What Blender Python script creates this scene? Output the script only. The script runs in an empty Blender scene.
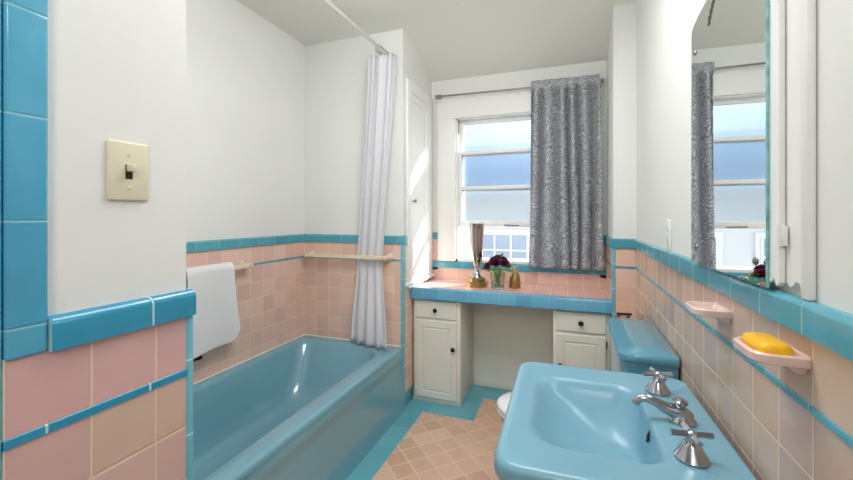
import bpy, bmesh, math, random
from mathutils import Vector, Matrix
random.seed(7)
PI = math.pi
sc = bpy.context.scene
COL = sc.collection
R = math.radians

# ------------------------------------------------------------------ materials
def lin(c):
    return tuple((v/255/12.92 if v/255 <= .04045 else ((v/255+.055)/1.055)**2.4) for v in c) + (1,)

def new_mat(name):
    m = bpy.data.materials.new(name); m.use_nodes = True
    nt = m.node_tree; nt.nodes.clear()
    return m, nt, nt.nodes, nt.links

def pbr(name, rgb, rough=.5, metal=0, spec=.5, coat=0, noise=0, nscale=30, bump=0, bscale=200):
    m, nt, N, L = new_mat(name)
    out = N.new('ShaderNodeOutputMaterial'); b = N.new('ShaderNodeBsdfPrincipled')
    L.new(b.outputs[0], out.inputs[0])
    b.inputs['Base Color'].default_value = lin(rgb)
    b.inputs['Roughness'].default_value = rough
    b.inputs['Metallic'].default_value = metal
    b.inputs['Specular IOR Level'].default_value = spec
    b.inputs['Coat Weight'].default_value = coat
    b.inputs['Coat Roughness'].default_value = .05
    tc = N.new('ShaderNodeTexCoord')
    if noise:
        n = N.new('ShaderNodeTexNoise'); n.inputs['Scale'].default_value = nscale; n.inputs['Detail'].default_value = 4
        L.new(tc.outputs['Object'], n.inputs['Vector'])
        mx = N.new('ShaderNodeMix'); mx.data_type = 'RGBA'
        mx.inputs['A'].default_value = lin(tuple(max(0, v*(1-noise)) for v in rgb))
        mx.inputs['B'].default_value = lin(tuple(min(255, v*(1+noise)) for v in rgb))
        L.new(n.outputs['Fac'], mx.inputs['Factor']); L.new(mx.outputs['Result'], b.inputs['Base Color'])
    if bump:
        n2 = N.new('ShaderNodeTexNoise'); n2.inputs['Scale'].default_value = bscale; n2.inputs['Detail'].default_value = 3
        L.new(tc.outputs['Object'], n2.inputs['Vector'])
        bp = N.new('ShaderNodeBump'); bp.inputs['Strength'].default_value = bump; bp.inputs['Distance'].default_value = .002
        L.new(n2.outputs['Fac'], bp.inputs['Height']); L.new(bp.outputs[0], b.inputs['Normal'])
    return m

def math_node(N, L, op, a, b=None, c=None):
    n = N.new('ShaderNodeMath'); n.operation = op
    for i, v in enumerate((a, b, c)):
        if v is None: continue
        if isinstance(v, (int, float)): n.inputs[i].default_value = v
        else: L.new(v, n.inputs[i])
    return n.outputs[0]

def tile_mat(name, ax, su, sv, ou, ov, colors, grout, gw=.003, rough=.22, rot=0, stagger=0, mottle=.12, seed=0, coat=.0):
    """square glazed tiles laid on the plane of two world axes, one random glaze per tile"""
    m, nt, N, L = new_mat(name)
    out = N.new('ShaderNodeOutputMaterial'); b = N.new('ShaderNodeBsdfPrincipled'); L.new(b.outputs[0], out.inputs[0])
    g = N.new('ShaderNodeNewGeometry')
    mp = N.new('ShaderNodeMapping'); L.new(g.outputs['Position'], mp.inputs['Vector'])
    mp.inputs['Rotation'].default_value = (0, 0, rot)
    sx = N.new('ShaderNodeSeparateXYZ'); L.new(mp.outputs[0], sx.inputs[0])
    M = lambda op, a, b_=None, c=None: math_node(N, L, op, a, b_, c)
    v = M('DIVIDE', M('SUBTRACT', sx.outputs[ax[1]], ov), sv)
    cv = M('FLOOR', v)
    u = M('DIVIDE', M('SUBTRACT', sx.outputs[ax[0]], ou), su)
    if stagger: u = M('ADD', u, M('MULTIPLY', M('MODULO', cv, 2), stagger))
    cu = M('FLOOR', u)
    fu = M('FRACT', u); fv = M('FRACT', v)
    du = M('MULTIPLY', M('MINIMUM', fu, M('SUBTRACT', 1, fu)), su)
    dv = M('MULTIPLY', M('MINIMUM', fv, M('SUBTRACT', 1, fv)), sv)
    d = M('MINIMUM', du, dv)
    mask = N.new('ShaderNodeMapRange'); mask.interpolation_type = 'SMOOTHSTEP'
    mask.inputs['From Min'].default_value = gw*.35; mask.inputs['From Max'].default_value = gw*.75
    L.new(d, mask.inputs['Value'])
    cx = N.new('ShaderNodeCombineXYZ'); L.new(cu, cx.inputs[0]); L.new(cv, cx.inputs[1]); cx.inputs[2].default_value = seed
    wn = N.new('ShaderNodeTexWhiteNoise'); wn.noise_dimensions = '3D'; L.new(cx.outputs[0], wn.inputs['Vector'])
    cr = N.new('ShaderNodeValToRGB'); cr.color_ramp.interpolation = 'LINEAR'
    e = cr.color_ramp.elements
    while len(e) < len(colors): e.new(.5)
    for i, c in enumerate(colors):
        e[i].position = i/max(1, len(colors)-1); e[i].color = lin(c)
    L.new(wn.outputs['Value'], cr.inputs[0])
    ns = N.new('ShaderNodeTexNoise'); ns.inputs['Scale'].default_value = 14; ns.inputs['Detail'].default_value = 3
    L.new(g.outputs['Position'], ns.inputs['Vector'])
    hv = N.new('ShaderNodeHueSaturation'); L.new(cr.outputs[0], hv.inputs['Color'])
    L.new(M('ADD', 1-mottle/2, M('MULTIPLY', ns.outputs['Fac'], mottle)), hv.inputs['Value'])
    mx = N.new('ShaderNodeMix'); mx.data_type = 'RGBA'
    mx.inputs['A'].default_value = lin(grout)
    L.new(mask.outputs[0], mx.inputs['Factor']); L.new(hv.outputs[0], mx.inputs['B'])
    L.new(mx.outputs['Result'], b.inputs['Base Color'])
    rg = M('SUBTRACT', .75, M('MULTIPLY', mask.outputs[0], .75-rough)); L.new(rg, b.inputs['Roughness'])
    hr = N.new('ShaderNodeMapRange'); hr.interpolation_type = 'SMOOTHSTEP'
    hr.inputs['From Max'].default_value = gw*1.6; L.new(d, hr.inputs['Value'])
    hh = M('ADD', hr.outputs[0], M('MULTIPLY', ns.outputs['Fac'], .25))
    bp = N.new('ShaderNodeBump'); bp.inputs['Strength'].default_value = .5; bp.inputs['Distance'].default_value = .0015
    L.new(hh, bp.inputs['Height']); L.new(bp.outputs[0], b.inputs['Normal'])
    b.inputs['Coat Weight'].default_value = coat
    return m

def glass_mat(name, rgb, rough, clear=0.0, ior=1.45, spread=0.0):
    m, nt, N, L = new_mat(name)
    out = N.new('ShaderNodeOutputMaterial')
    g = N.new('ShaderNodeBsdfGlass'); g.inputs['Color'].default_value = lin(rgb)
    g.inputs['Roughness'].default_value = rough; g.inputs['IOR'].default_value = ior
    last = g.outputs[0]
    for w, kind in ((spread, 'ShaderNodeBsdfTranslucent'), (clear, 'ShaderNodeBsdfTransparent')):
        if w:
            t = N.new(kind); t.inputs['Color'].default_value = lin(rgb)
            mx = N.new('ShaderNodeMixShader'); mx.inputs[0].default_value = w
            L.new(last, mx.inputs[1]); L.new(t.outputs[0], mx.inputs[2]); last = mx.outputs[0]
    L.new(last, out.inputs[0])
    return m

def cloth_mat(name, rgb, trans=.3, rough=.9, bump=.3, bscale=500, colour_fn=None):
    m, nt, N, L = new_mat(name)
    out = N.new('ShaderNodeOutputMaterial'); b = N.new('ShaderNodeBsdfPrincipled')
    b.inputs['Roughness'].default_value = rough; b.inputs['Specular IOR Level'].default_value = .15
    b.inputs['Base Color'].default_value = lin(rgb)
    t = N.new('ShaderNodeBsdfTranslucent'); t.inputs[0].default_value = lin(rgb)
    mx = N.new('ShaderNodeMixShader'); mx.inputs[0].default_value = trans
    L.new(b.outputs[0], mx.inputs[1]); L.new(t.outputs[0], mx.inputs[2]); L.new(mx.outputs[0], out.inputs[0])
    if colour_fn:
        c = colour_fn(N, L); L.new(c, b.inputs['Base Color']); L.new(c, t.inputs[0])
    tc = N.new('ShaderNodeTexCoord')
    n2 = N.new('ShaderNodeTexNoise'); n2.inputs['Scale'].default_value = bscale
    L.new(tc.outputs['Object'], n2.inputs['Vector'])
    bp = N.new('ShaderNodeBump'); bp.inputs['Strength'].default_value = bump; bp.inputs['Distance'].default_value = .002
    L.new(n2.outputs['Fac'], bp.inputs['Height']); L.new(bp.outputs[0], b.inputs['Normal'])
    return m

def paisley(N, L):
    M = lambda op, a, b_=None, c=None: math_node(N, L, op, a, b_, c)
    uv = N.new('ShaderNodeUVMap')
    def warp(scale, amt, src):
        n = N.new('ShaderNodeTexNoise'); n.inputs['Scale'].default_value = scale; n.inputs['Detail'].default_value = 1
        L.new(src, n.inputs['Vector'])
        s = N.new('ShaderNodeVectorMath'); s.operation = 'SUBTRACT'; L.new(n.outputs['Color'], s.inputs[0]); s.inputs[1].default_value = (.5, .5, .5)
        k = N.new('ShaderNodeVectorMath'); k.operation = 'SCALE'; L.new(s.outputs[0], k.inputs[0]); k.inputs['Scale'].default_value = amt
        a = N.new('ShaderNodeVectorMath'); a.operation = 'ADD'; L.new(src, a.inputs[0]); L.new(k.outputs[0], a.inputs[1])
        return a.outputs[0]
    p = warp(7, .16, uv.outputs[0]); p2 = warp(22, .03, p)
    mp = N.new('ShaderNodeMapping'); mp.inputs['Scale'].default_value = (1.6, .75, 1); L.new(p2, mp.inputs[0])
    v = N.new('ShaderNodeTexVoronoi'); v.voronoi_dimensions = '2D'; v.inputs['Scale'].default_value = 10; L.new(mp.outputs[0], v.inputs['Vector'])
    rings = M('SINE', M('MULTIPLY', v.outputs['Distance'], 34))
    v2 = N.new('ShaderNodeTexVoronoi'); v2.voronoi_dimensions = '2D'; v2.inputs['Scale'].default_value = 55; L.new(p2, v2.inputs['Vector'])
    dots = M('SINE', M('MULTIPLY', v2.outputs['Distance'], 9))
    n = N.new('ShaderNodeTexNoise'); n.inputs['Scale'].default_value = 40; n.inputs['Detail'].default_value = 3; L.new(p, n.inputs['Vector'])
    s = M('ADD', M('MULTIPLY', rings, .55), M('ADD', M('MULTIPLY', dots, .35), M('MULTIPLY', M('SUBTRACT', n.outputs['Fac'], .5), 2.4)))
    cr = N.new('ShaderNodeValToRGB'); e = cr.color_ramp.elements
    e[0].position = .42; e[0].color = lin((168, 169, 174)); e[1].position = .70; e[1].color = lin((230, 233, 238))
    L.new(M('ADD', M('MULTIPLY', s, .45), .5), cr.inputs[0])
    return cr.outputs[0]

TEAL = [(82, 160, 178), (92, 168, 186), (74, 152, 170)]
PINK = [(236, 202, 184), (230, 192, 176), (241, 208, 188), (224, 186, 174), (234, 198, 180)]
PINK_DIMMED = [(216, 186, 164), (206, 178, 166), (220, 192, 164), (196, 168, 158), (212, 182, 156)]  # right wall's pink tile, its browner light mixed into the colour
GROUT = (238, 220, 200)
TW = .108
MAT = dict(
    plaster=pbr('plaster', (231, 232, 229), .75, noise=.01, nscale=4, bump=.12, bscale=60),
    ceiling=pbr('ceiling_paint', (230, 230, 222), .85, bump=.1, bscale=50),
    white=pbr('white_paint', (240, 240, 237), .4, noise=.012, nscale=8, bump=.06, bscale=40),
    cream=pbr('cream_paint', (233, 232, 222), .45, noise=.015, nscale=10, bump=.06, bscale=40),
    tile_right=tile_mat('pink_tile_side', ('Y', 'Z'), .1105, .106, .807, 1.031, PINK_DIMMED, GROUT, seed=1),
    tile_right_top=tile_mat('pink_tile_side_top', ('Y', 'Z'), .1105, .2, .807, .99, PINK_DIMMED, GROUT, seed=5),
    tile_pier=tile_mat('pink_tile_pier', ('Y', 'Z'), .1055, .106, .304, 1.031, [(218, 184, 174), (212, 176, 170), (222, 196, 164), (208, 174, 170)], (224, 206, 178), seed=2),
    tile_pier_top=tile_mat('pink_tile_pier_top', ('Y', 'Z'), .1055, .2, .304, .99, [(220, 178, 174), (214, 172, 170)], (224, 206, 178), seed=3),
    tile_tub=tile_mat('pink_tile_tub_side', ('Y', 'Z'), TW, TW, 2.514, 1.031, PINK, GROUT, seed=4),
    tile_end=tile_mat('pink_tile_tub_end', ('X', 'Z'), TW, TW, -1.93, 1.031, PINK, GROUT, seed=6),
    tile_xtop=tile_mat('pink_tile_end_top', ('X', 'Z'), TW, .3, -1.93, .95, PINK, GROUT, seed=8),
    tile_ytop=tile_mat('pink_tile_side_row', ('Y', 'Z'), TW, .3, 2.514, .95, PINK, GROUT, seed=9),
    tile_return=tile_mat('pink_tile_return', ('X', 'Z'), .113, .106, .252, 1.031, [(234, 192, 172), (240, 202, 182)], GROUT, seed=10),
    tile_niche=tile_mat('pink_tile_niche', ('Y', 'Z'), TW, .106, 2.65, 1.031, PINK, GROUT, seed=11),
    tile_splash=tile_mat('pink_tile_splash', ('X', 'Z'), TW, .3, -1.10, .7, [(238, 196, 180), (232, 190, 176), (242, 204, 188)], GROUT, seed=12),
    tile_top=tile_mat('pink_tile_countertop', ('X', 'Y'), TW, TW, -1.10, 2.70, [(236, 192, 182), (233, 188, 178), (238, 198, 188)], (232, 198, 188), gw=.002, rough=.12, seed=13),
    teal_y=tile_mat('teal_trim_y', ('Y', 'Z'), .152, 9, .813, -2, TEAL, (150, 195, 205), gw=.0025, rough=.12, seed=14, mottle=.25),
    teal_x=tile_mat('teal_trim_x', ('X', 'Z'), .152, 9, -1.90, -2, TEAL, (150, 195, 205), gw=.0025, rough=.12, seed=15, mottle=.25),
    teal_z=tile_mat('teal_trim_z', ('Z', 'Y'), .152, 9, 1.21, -2, [(110, 180, 198), (118, 186, 204)], (190, 218, 222), gw=.003, rough=.12, seed=16, mottle=.25),
    teal_pier=tile_mat('teal_trim_pier', ('Y', 'Z'), .152, 9, .3505, -2, [(44, 142, 176), (56, 150, 184)], (190, 218, 222), gw=.003, rough=.12, seed=17, mottle=.25),
    teal_jamb=tile_mat('teal_trim_jamb', ('Z', 'Y'), .150, 9, 1.1925, -2, [(80, 168, 204), (92, 178, 210)], (150, 200, 214), gw=.0022, rough=.12, seed=18, mottle=.25),
    edge=tile_mat('blue_counter_edge', ('X', 'Z'), TW, 9, -1.10, -2, [(104, 172, 204), (112, 178, 210), (96, 164, 198)], (140, 190, 212), gw=.0022, rough=.15, seed=19),
    floor=tile_mat('floor_tile_diagonal', ('X', 'Y'), .112, .112, .02, .03, [(226, 186, 162), (216, 174, 148), (230, 194, 172), (210, 170, 140)], (238, 212, 184), gw=.0055, rough=.42, rot=PI/4, seed=20, mottle=.22),
    border=tile_mat('floor_border_tile', ('X', 'Y'), .152, .116, -1.088, 2.53, [(100, 174, 188), (108, 180, 194), (92, 166, 182)], (120, 178, 190), gw=.003, rough=.3, seed=21),
    tub=pbr('tub_enamel', (118, 170, 186), .14, coat=.5, noise=.02, nscale=3),
    sink=pbr('sink_enamel', (122, 170, 190), .32, coat=.15, noise=.015, nscale=5),
    tank=pbr('toilet_enamel', (94, 158, 182), .18, coat=.4, noise=.02, nscale=6),
    seat=pbr('seat_plastic', (236, 236, 236), .25),
    chrome=pbr('chrome', (176, 177, 182), .14, metal=1, noise=.03, nscale=20),
    darkmetal=pbr('dark_metal', (58, 54, 50), .35, metal=.9, noise=.1, nscale=60),
    nickel=pbr('nickel', (150, 146, 138), .28, metal=1, noise=.05, nscale=40),
    gold=pbr('gold', (182, 150, 94), .28, metal=.9, noise=.12, nscale=50),
    rosechrome=pbr('rose_silver', (206, 190, 182), .10, metal=1, noise=.05, nscale=30),
    ivory=pbr('ivory_plastic', (222, 214, 188), .35, noise=.01),
    ivoryceramic=pbr('ivory_ceramic', (232, 220, 192), .2, coat=.3, noise=.02),
    pinkceramic=pbr('pink_ceramic', (232, 204, 196), .2, coat=.3, noise=.03, nscale=15),
    rod=pbr('pale_rod_metal', (222, 219, 210), .3, metal=.55, noise=.02),
    soap=pbr('soap', (252, 186, 12), .4, noise=.05, nscale=30),
    mirror=pbr('mirror_silver', (236, 240, 238), .005, metal=1, noise=.004, nscale=1),
    mirroredge=pbr('mirror_edge_glass', (96, 148, 152), .1, noise=.75, nscale=45, coat=.5),
    etch=pbr('etched_mark', (58, 56, 46), .6, noise=.1),
    towel=cloth_mat('towel_cotton', (240, 240, 242), .1, bump=1, bscale=350),
    vinyl=cloth_mat('shower_cloth', (243, 243, 247), .35, bump=.1, rough=.7),
    dark=cloth_mat('dark_cloth', (40, 40, 44), .05),
    paisley=cloth_mat('paisley_cloth', (160, 160, 165), .4, bump=.2, colour_fn=paisley),
    frost=glass_mat('obscure_glass', (236, 241, 244), .26, clear=.38),
    clearglass=glass_mat('clear_glass', (236, 244, 240), .0, ior=1.4),
    petal=pbr('dark_petal', (92, 26, 54), .6, noise=.45, nscale=60),
    petalpale=pbr('pale_petal', (196, 180, 168), .7, noise=.15, nscale=60),
    leaf=pbr('leaf', (104, 156, 56), .5, noise=.3, nscale=40),
    housewall=pbr('house_wall', (212, 210, 208), .8, noise=.02, nscale=3),
    houseroof=pbr('house_roof', (150, 160, 176), .9, noise=.12, nscale=12),
    housewhite=pbr('house_trim', (222, 222, 222), .6, noise=.01),
    houseglass=pbr('house_pane', (150, 162, 176), .15, noise=.1, nscale=2),
    grass=pbr('lawn', (92, 112, 70), .95, noise=.2, nscale=8),
    gap=pbr('shadow_gap_paint', (60, 58, 54), .8, noise=.05),
)

def lerp(a, b, k): return a+(b-a)*k

# ------------------------------------------------------------------ mesh helpers
def obj(name, bm, mat, parent=None, smooth=True, angle=35):
    bmesh.ops.remove_doubles(bm, verts=bm.verts, dist=1e-6)
    bmesh.ops.recalc_face_normals(bm, faces=bm.faces)
    me = bpy.data.meshes.new(name); bm.to_mesh(me); bm.free()
    me.materials.append(MAT[mat])
    if smooth:
        for p in me.polygons: p.use_smooth = True
        me.set_sharp_from_angle(angle=R(angle))
    o = bpy.data.objects.new(name, me); COL.objects.link(o)
    if parent:
        o.parent = parent
        o.matrix_parent_inverse = Matrix.Translation(-root_loc(parent))
    return o

def root_loc(p):
    return Vector((0, 0, 0)) if p.type == 'MESH' else p.location.copy()   # mesh parts sit at the world origin

def thing(name, label, cat, loc=(0, 0, 0), group=None):
    o = bpy.data.objects.new(name, None); COL.objects.link(o)
    o.location = loc; o.empty_display_size = .05
    o['label'] = label; o['category'] = cat
    if group: o['group'] = group
    return o

def tag(o, label, cat, group=None):
    o['label'] = label; o['category'] = cat
    if group: o['group'] = group
    return o

def struct(o):
    o['kind'] = 'structure'; return o

def BM(): return bmesh.new()

def add_box(bm, x0, x1, y0, y1, z0, z1, bev=0, seg=2):
    b2 = bmesh.new()
    bmesh.ops.create_cube(b2, size=1)
    for v in b2.verts:
        v.co = Vector(((x0+x1)/2+v.co.x*(x1-x0), (y0+y1)/2+v.co.y*(y1-y0), (z0+z1)/2+v.co.z*(z1-z0)))
    if bev:
        bmesh.ops.bevel(b2, geom=list(b2.edges), offset=bev, segments=seg, affect='EDGES', profile=.5)
    merge(bm, b2); return bm

def merge(bm, b2, mat=None):
    mp = {}
    for v in b2.verts:
        mp[v] = bm.verts.new(mat @ v.co if mat else v.co)
    for f in b2.faces:
        try: bm.faces.new([mp[v] for v in f.verts])
        except ValueError: pass
    b2.free()

def box(name, x0, x1, y0, y1, z0, z1, mat, parent=None, bev=0, seg=2):
    return obj(name, add_box(BM(), x0, x1, y0, y1, z0, z1, bev, seg), mat, parent)

def loft(bm, rings, cap0=False, cap1=False, closed=True):
    vs = [[bm.verts.new(p) for p in r] for r in rings]
    n = len(vs[0])
    for a, b in zip(vs, vs[1:]):
        for i in range(n if closed else n-1):
            j = (i+1) % n
            bm.faces.new((a[i], a[j], b[j], b[i]))
    if cap0: bm.faces.new(vs[0][::-1])
    if cap1: bm.faces.new(vs[-1])
    return bm

def rrect(x0, x1, y0, y1, r, z, n=8):
    rr = r if isinstance(r, (tuple, list)) else (r,)*4     # corners: x1y1, x0y1, x0y0, x1y0
    cs = ((x1, y1, 0), (x0, y1, 1), (x0, y0, 2), (x1, y0, 3))
    pts = []
    for (cx, cy, k) in cs:
        q = rr[k]; sx = -1 if cx == x1 else 1; sy = -1 if cy == y1 else 1
        ox, oy = cx+sx*q, cy+sy*q
        for i in range(n+1):
            a = PI/2*k + PI/2*i/n
            pts.append((ox+q*math.cos(a), oy+q*math.sin(a), z))
    return pts

def ell(cx, cy, rx, ry, z, n=32, egg=0):
    return [(cx+rx*math.cos(2*PI*i/n)*(1), cy+ry*math.sin(2*PI*i/n)*(1+egg*math.cos(2*PI*i/n)), z) for i in range(n)]

def lathe(bm, prof, c=(0, 0, 0), n=32, rot=None):
    M = Matrix.Translation(c) @ (rot.to_4x4() if rot else Matrix())
    rings = [[M @ Vector((max(r, 1e-4)*math.cos(2*PI*i/n), max(r, 1e-4)*math.sin(2*PI*i/n), z)) for i in range(n)] for r, z in prof]
    return loft(bm, rings, True, True)

def tube(bm, pts, rad, n=12):
    pts = [Vector(p) for p in pts]
    rads = rad if isinstance(rad, (list, tuple)) else [rad]*len(pts)
    rings = []; ref = None
    for i, p in enumerate(pts):
        d = (pts[min(i+1, len(pts)-1)]-pts[max(i-1, 0)]).normalized()
        if ref is None: ref = Vector((0, 0, 1)) if abs(d.z) < .9 else Vector((1, 0, 0))
        s = d.cross(ref).normalized(); t = s.cross(d).normalized(); ref = t
        rings.append([p+(s*math.cos(2*PI*k/n)+t*math.sin(2*PI*k/n))*rads[i] for k in range(n)])
    return loft(bm, rings, True, True)

def extrude_profile(bm, prof, p0, p1, ax):
    """prof: 2-D points; ax: function (a,b,s)->xyz, s runs p0..p1"""
    return loft(bm, [[ax(a, b, p0) for a, b in prof], [ax(a, b, p1) for a, b in prof]], True, True)

def sheet(bm, f, nu, nv, uvscale=None):
    uvl = bm.loops.layers.uv.new('UVMap')
    g = [[bm.verts.new(f(i/nu, j/nv)) for j in range(nv+1)] for i in range(nu+1)]
    for i in range(nu):
        for j in range(nv):
            fc = bm.faces.new((g[i][j], g[i+1][j], g[i+1][j+1], g[i][j+1]))
            for lp, (a, b) in zip(fc.loops, ((i, j), (i+1, j), (i+1, j+1), (i, j+1))):
                lp[uvl].uv = (a/nu*(uvscale[0] if uvscale else 1), b/nv*(uvscale[1] if uvscale else 1))
    return bm

def solidify(o, th):
    m = o.modifiers.new('thickness', 'SOLIDIFY'); m.thickness = th; m.offset = 0
    return o

def sheet_obj(name, bm, mat, parent=None, th=.002):
    me = bpy.data.meshes.new(name); bm.to_mesh(me); bm.free(); me.materials.append(MAT[mat])
    for p in me.polygons: p.use_smooth = True
    o = bpy.data.objects.new(name, me); COL.objects.link(o)
    if parent: o.parent = parent; o.matrix_parent_inverse = Matrix.Translation(-root_loc(parent))
    return solidify(o, th)

# ------------------------------------------------------------------ dimensions (camera stands at x=0, y=0)
H = 1.35
XR, XP, XL = .372, -.736, -1.936          # plaster planes: right wall, pier by the door, tub wall
YE, YS, YW = 2.526, 2.656, 3.13           # tub end wall, short return, window wall
XNL, XNR = -1.10, .246                    # window niche sides
CAPT, CAPB, LT, LB = 1.212, 1.156, 1.0445, 1.031
ZC, ZW = 2.68, 2.485
TH = .006

# ------------------------------------------------------------------ setting
fl = struct(box('floor', -2.1, .52, -1.1, 3.3, -.1, 0, 'floor'))
bb = BM()
def strip(x0, x1, y0, y1): add_box(bb, x0, x1, y0, y1, -.01, .0015)
strip(-1.16, -.957, .58, 2.53)
strip(-1.16, -.602, 2.53, 2.70)
strip(-.745, -.602, 2.70, 3.13)
strip(-.602, -.20, 2.87, 3.13)
strip(-.20, -.10, 2.53, 3.13)
strip(-.10, .26, 2.53, 2.70)
strip(.26, .372, -.9, 2.66)
obj('border_tile', bb, 'border', fl)

wr = struct(box('wall_right', XR, .52, -1.0, 3.3, 0, 2.75, 'plaster'))
wn = struct(box('wall_return', XNR, .52, YS, 3.3, 0, 2.75, 'plaster'))
we = struct(box('wall_tub_end', -2.1, XNL-.006, YE, 3.3, 0, 2.75, 'plaster'))
wl = struct(box('wall_left', -2.1, XL, .5, YE+.02, 0, 2.75, 'plaster'))
bm = BM()
add_box(bm, -2.1, XP, .296, .581, 0, 2.75)
add_box(bm, -2.1, -1.105, .58, .80, 0, 2.75)
wp = struct(obj('wall_pier', bm, 'plaster'))
WX0, WX1, WZ0, WZ1 = -.905, .065, .975, 2.165
bm = BM()
add_box(bm, -1.2, WX0, YW, 3.28, 0, 2.75); add_box(bm, WX1, .4, YW, 3.28, 0, 2.75)
add_box(bm, WX0, WX1, YW, 3.28, 0, WZ0); add_box(bm, WX0, WX1, YW, 3.28, WZ1, 2.75)
ww = struct(obj('wall_window', bm, 'plaster', smooth=False))
struct(box('wall_back', -2.1, .52, -1.1, -1.0, 0, 2.75, 'plaster'))
struct(box('wall_hall', -2.1, -1.95, -1.0, .5, 0, 2.75, 'plaster'))
bm = BM()
prof = [(-1.1, ZC)]
for i in range(17):
    k = i/16; prof.append((2.35+.80*k, ZC-(ZC-ZW+.007)*(k*k*(1.6-.6*k))))
prof += [(3.3, ZW-.007), (3.3, 2.9), (-1.1, 2.9)]
extrude_profile(bm, prof, -2.1, .52, lambda a, b, s: (s, a, b))
struct(obj('ceiling', bm, 'ceiling', angle=50))

# cap moulding profiles: d = distance out of the plaster, z
def cap_prof(z0, z1, out=.018, r=.012):
    p = [(-.002, z0), (out, z0)]
    for i in range(7):
        a = PI/2*i/6
        p.append((out-r+r*math.cos(a), z1-r+r*math.sin(a)))
    p.append((-.002, z1))
    return p
AX = dict(right=lambda a, b, s: (XR-a, s, b), pier=lambda a, b, s: (XP+a, s, b), left=lambda a, b, s: (XL+a, s, b),
          end=lambda a, b, s: (s, YE-a, b), ret=lambda a, b, s: (s, YS-a, b), win=lambda a, b, s: (s, YW-a, b),
          nl=lambda a, b, s: (XNL-.006+a, s, b), nr=lambda a, b, s: (XNR-a, s, b))
def cap(name, side, s0, s1, mat, par, z0=CAPB, z1=CAPT, out=.018, r=.012):
    return obj(name, extrude_profile(BM(), cap_prof(z0, z1, out, r), s0, s1, AX[side]), mat, par)
def liner(side, s0, s1, mat, par, z0=LB, z1=LT):
    return cap('liner_tile', side, s0, s1, mat, par, z0, z1, .0085, .003)

# right wall wainscot
box('tile_field', XR-TH, XR+.01, -.9, YS, 0, LB+.004, 'tile_right', wr)
box('tile_row', XR-TH, XR+.01, -.9, YS, LB+.004, CAPB+.004, 'tile_right_top', wr)
cap('cap_tile', 'right', -.9, YS, 'teal_y', wr); liner('right', -.9, YS, 'teal_y', wr)
# short return wall beside the niche
box('tile_field', XNR, XR, YS-TH, YS+.01, 0, CAPB+.004, 'tile_return', wn)
cap('cap_tile', 'ret', XNR-.012, XR-.01, 'teal_x', wn); liner('ret', XNR, XR, 'teal_x', wn)
box('tile_field', XNR-TH, XNR+.01, YS-.002, YW, .80, CAPB+.004, 'tile_niche', wn)
cap('cap_tile', 'nr', YS-.012, YW, 'teal_y', wn); liner('nr', YS, YW, 'teal_y', wn)
box('corner_tile', XNR-.011, XNR+.010, YS-.013, YS+.008, 0, CAPT-.006, 'teal_z', wn, .006, 3)
# tub alcove
box('tile_field', XL-.01, XL+TH, .80, YE, .38, LB+.004, 'tile_tub', wl)
box('tile_row', XL-.01, XL+TH, .80, YE, LB+.004, CAPB+.004, 'tile_ytop', wl)
cap('cap_tile', 'left', .80, YE, 'teal_y', wl); liner('left', .80, YE, 'teal_y', wl)
box('tile_field', XL, XNL-.006, YE-TH, YE+.01, .0, LB+.004, 'tile_end', we)
box('tile_row', XL, XNL-.006, YE-TH, YE+.01, LB+.004, CAPB+.004, 'tile_xtop', we)
cap('cap_tile', 'end', XL+.012, XNL+.006, 'teal_x', we); liner('end', XL, XNL, 'teal_x', we)
box('corner_tile', XNL-.018, XNL+.008, YE-.013, YE+.010, 0, CAPT-.006, 'teal_z', we, .006, 3)
box('tile_field', XNL-.01, XNL, YE, 2.70, .09, CAPB, 'tile_niche', we)
box('base_tile', XNL-.01, XNL+.003, YE+.005, 2.685, 0, .10, 'teal_y', we, .002)
cap('cap_tile', 'nl', YE-.01, 2.56, 'teal_y', we)
# niche back wall beside and below the window
box('tile_field', XNL-.02, -1.047, YW-TH, YW+.01, .9, CAPB+.004, 'tile_splash', ww)
cap('cap_tile', 'win', XNL-.01, -1.047, 'teal_x', ww)
box('tile_splash', XNL-.02, XNR, YW-TH, YW+.01, .80, .925, 'tile_splash', ww)
cap('sill_tile', 'win', XNL-.01, XNR, 'teal_x', ww, .922, .975, .022, .012)
box('tile_field', .205, XNR, YW-TH, YW+.01, .9, CAPB+.004, 'tile_splash', ww)
cap('cap_tile', 'win', .205, XNR, 'teal_x', ww)
# pier by the doorway
PT, PB = 1.200, 1.149
box('tile_field', XP-.01, XP+TH, .303, .578, 0, LB+.003, 'tile_pier', wp)
box('tile_row', XP-.01, XP+TH, .303, .578, LB+.003, PB+.004, 'tile_pier_top', wp)
cap('cap_tile', 'pier', .352, .590, 'teal_pier', wp, PB, PT, .017, .014)
liner('pier', .303, .578, 'teal_pier', wp, LB-.003, LT-.003)
box('corner_tile', XP-.010, XP+.009, .575, .5925, 0, PB+.004, 'teal_z', wp, .006, 3)
bm = BM(); add_box(bm, XP-.01, XP+.012, .304, .352, PB, 2.68, .006, 3)
obj('jamb_tile', bm, 'teal_jamb', wp)
bm = BM(); add_box(bm, XP-.06, XP+.010, .284, .3035, 0, 2.68, .008, 3)
obj('jamb_edge_tile', bm, 'teal_jamb', wp)
# white panel under the counter, with its skirting
box('knee_panel', -.74, -.10, 3.085, YW+.01, 0, .80, 'cream', ww)
struct(box('baseboard_niche', -.729, -.112, 3.070, 3.085, 0, .06, 'cream', None, .004))

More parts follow.
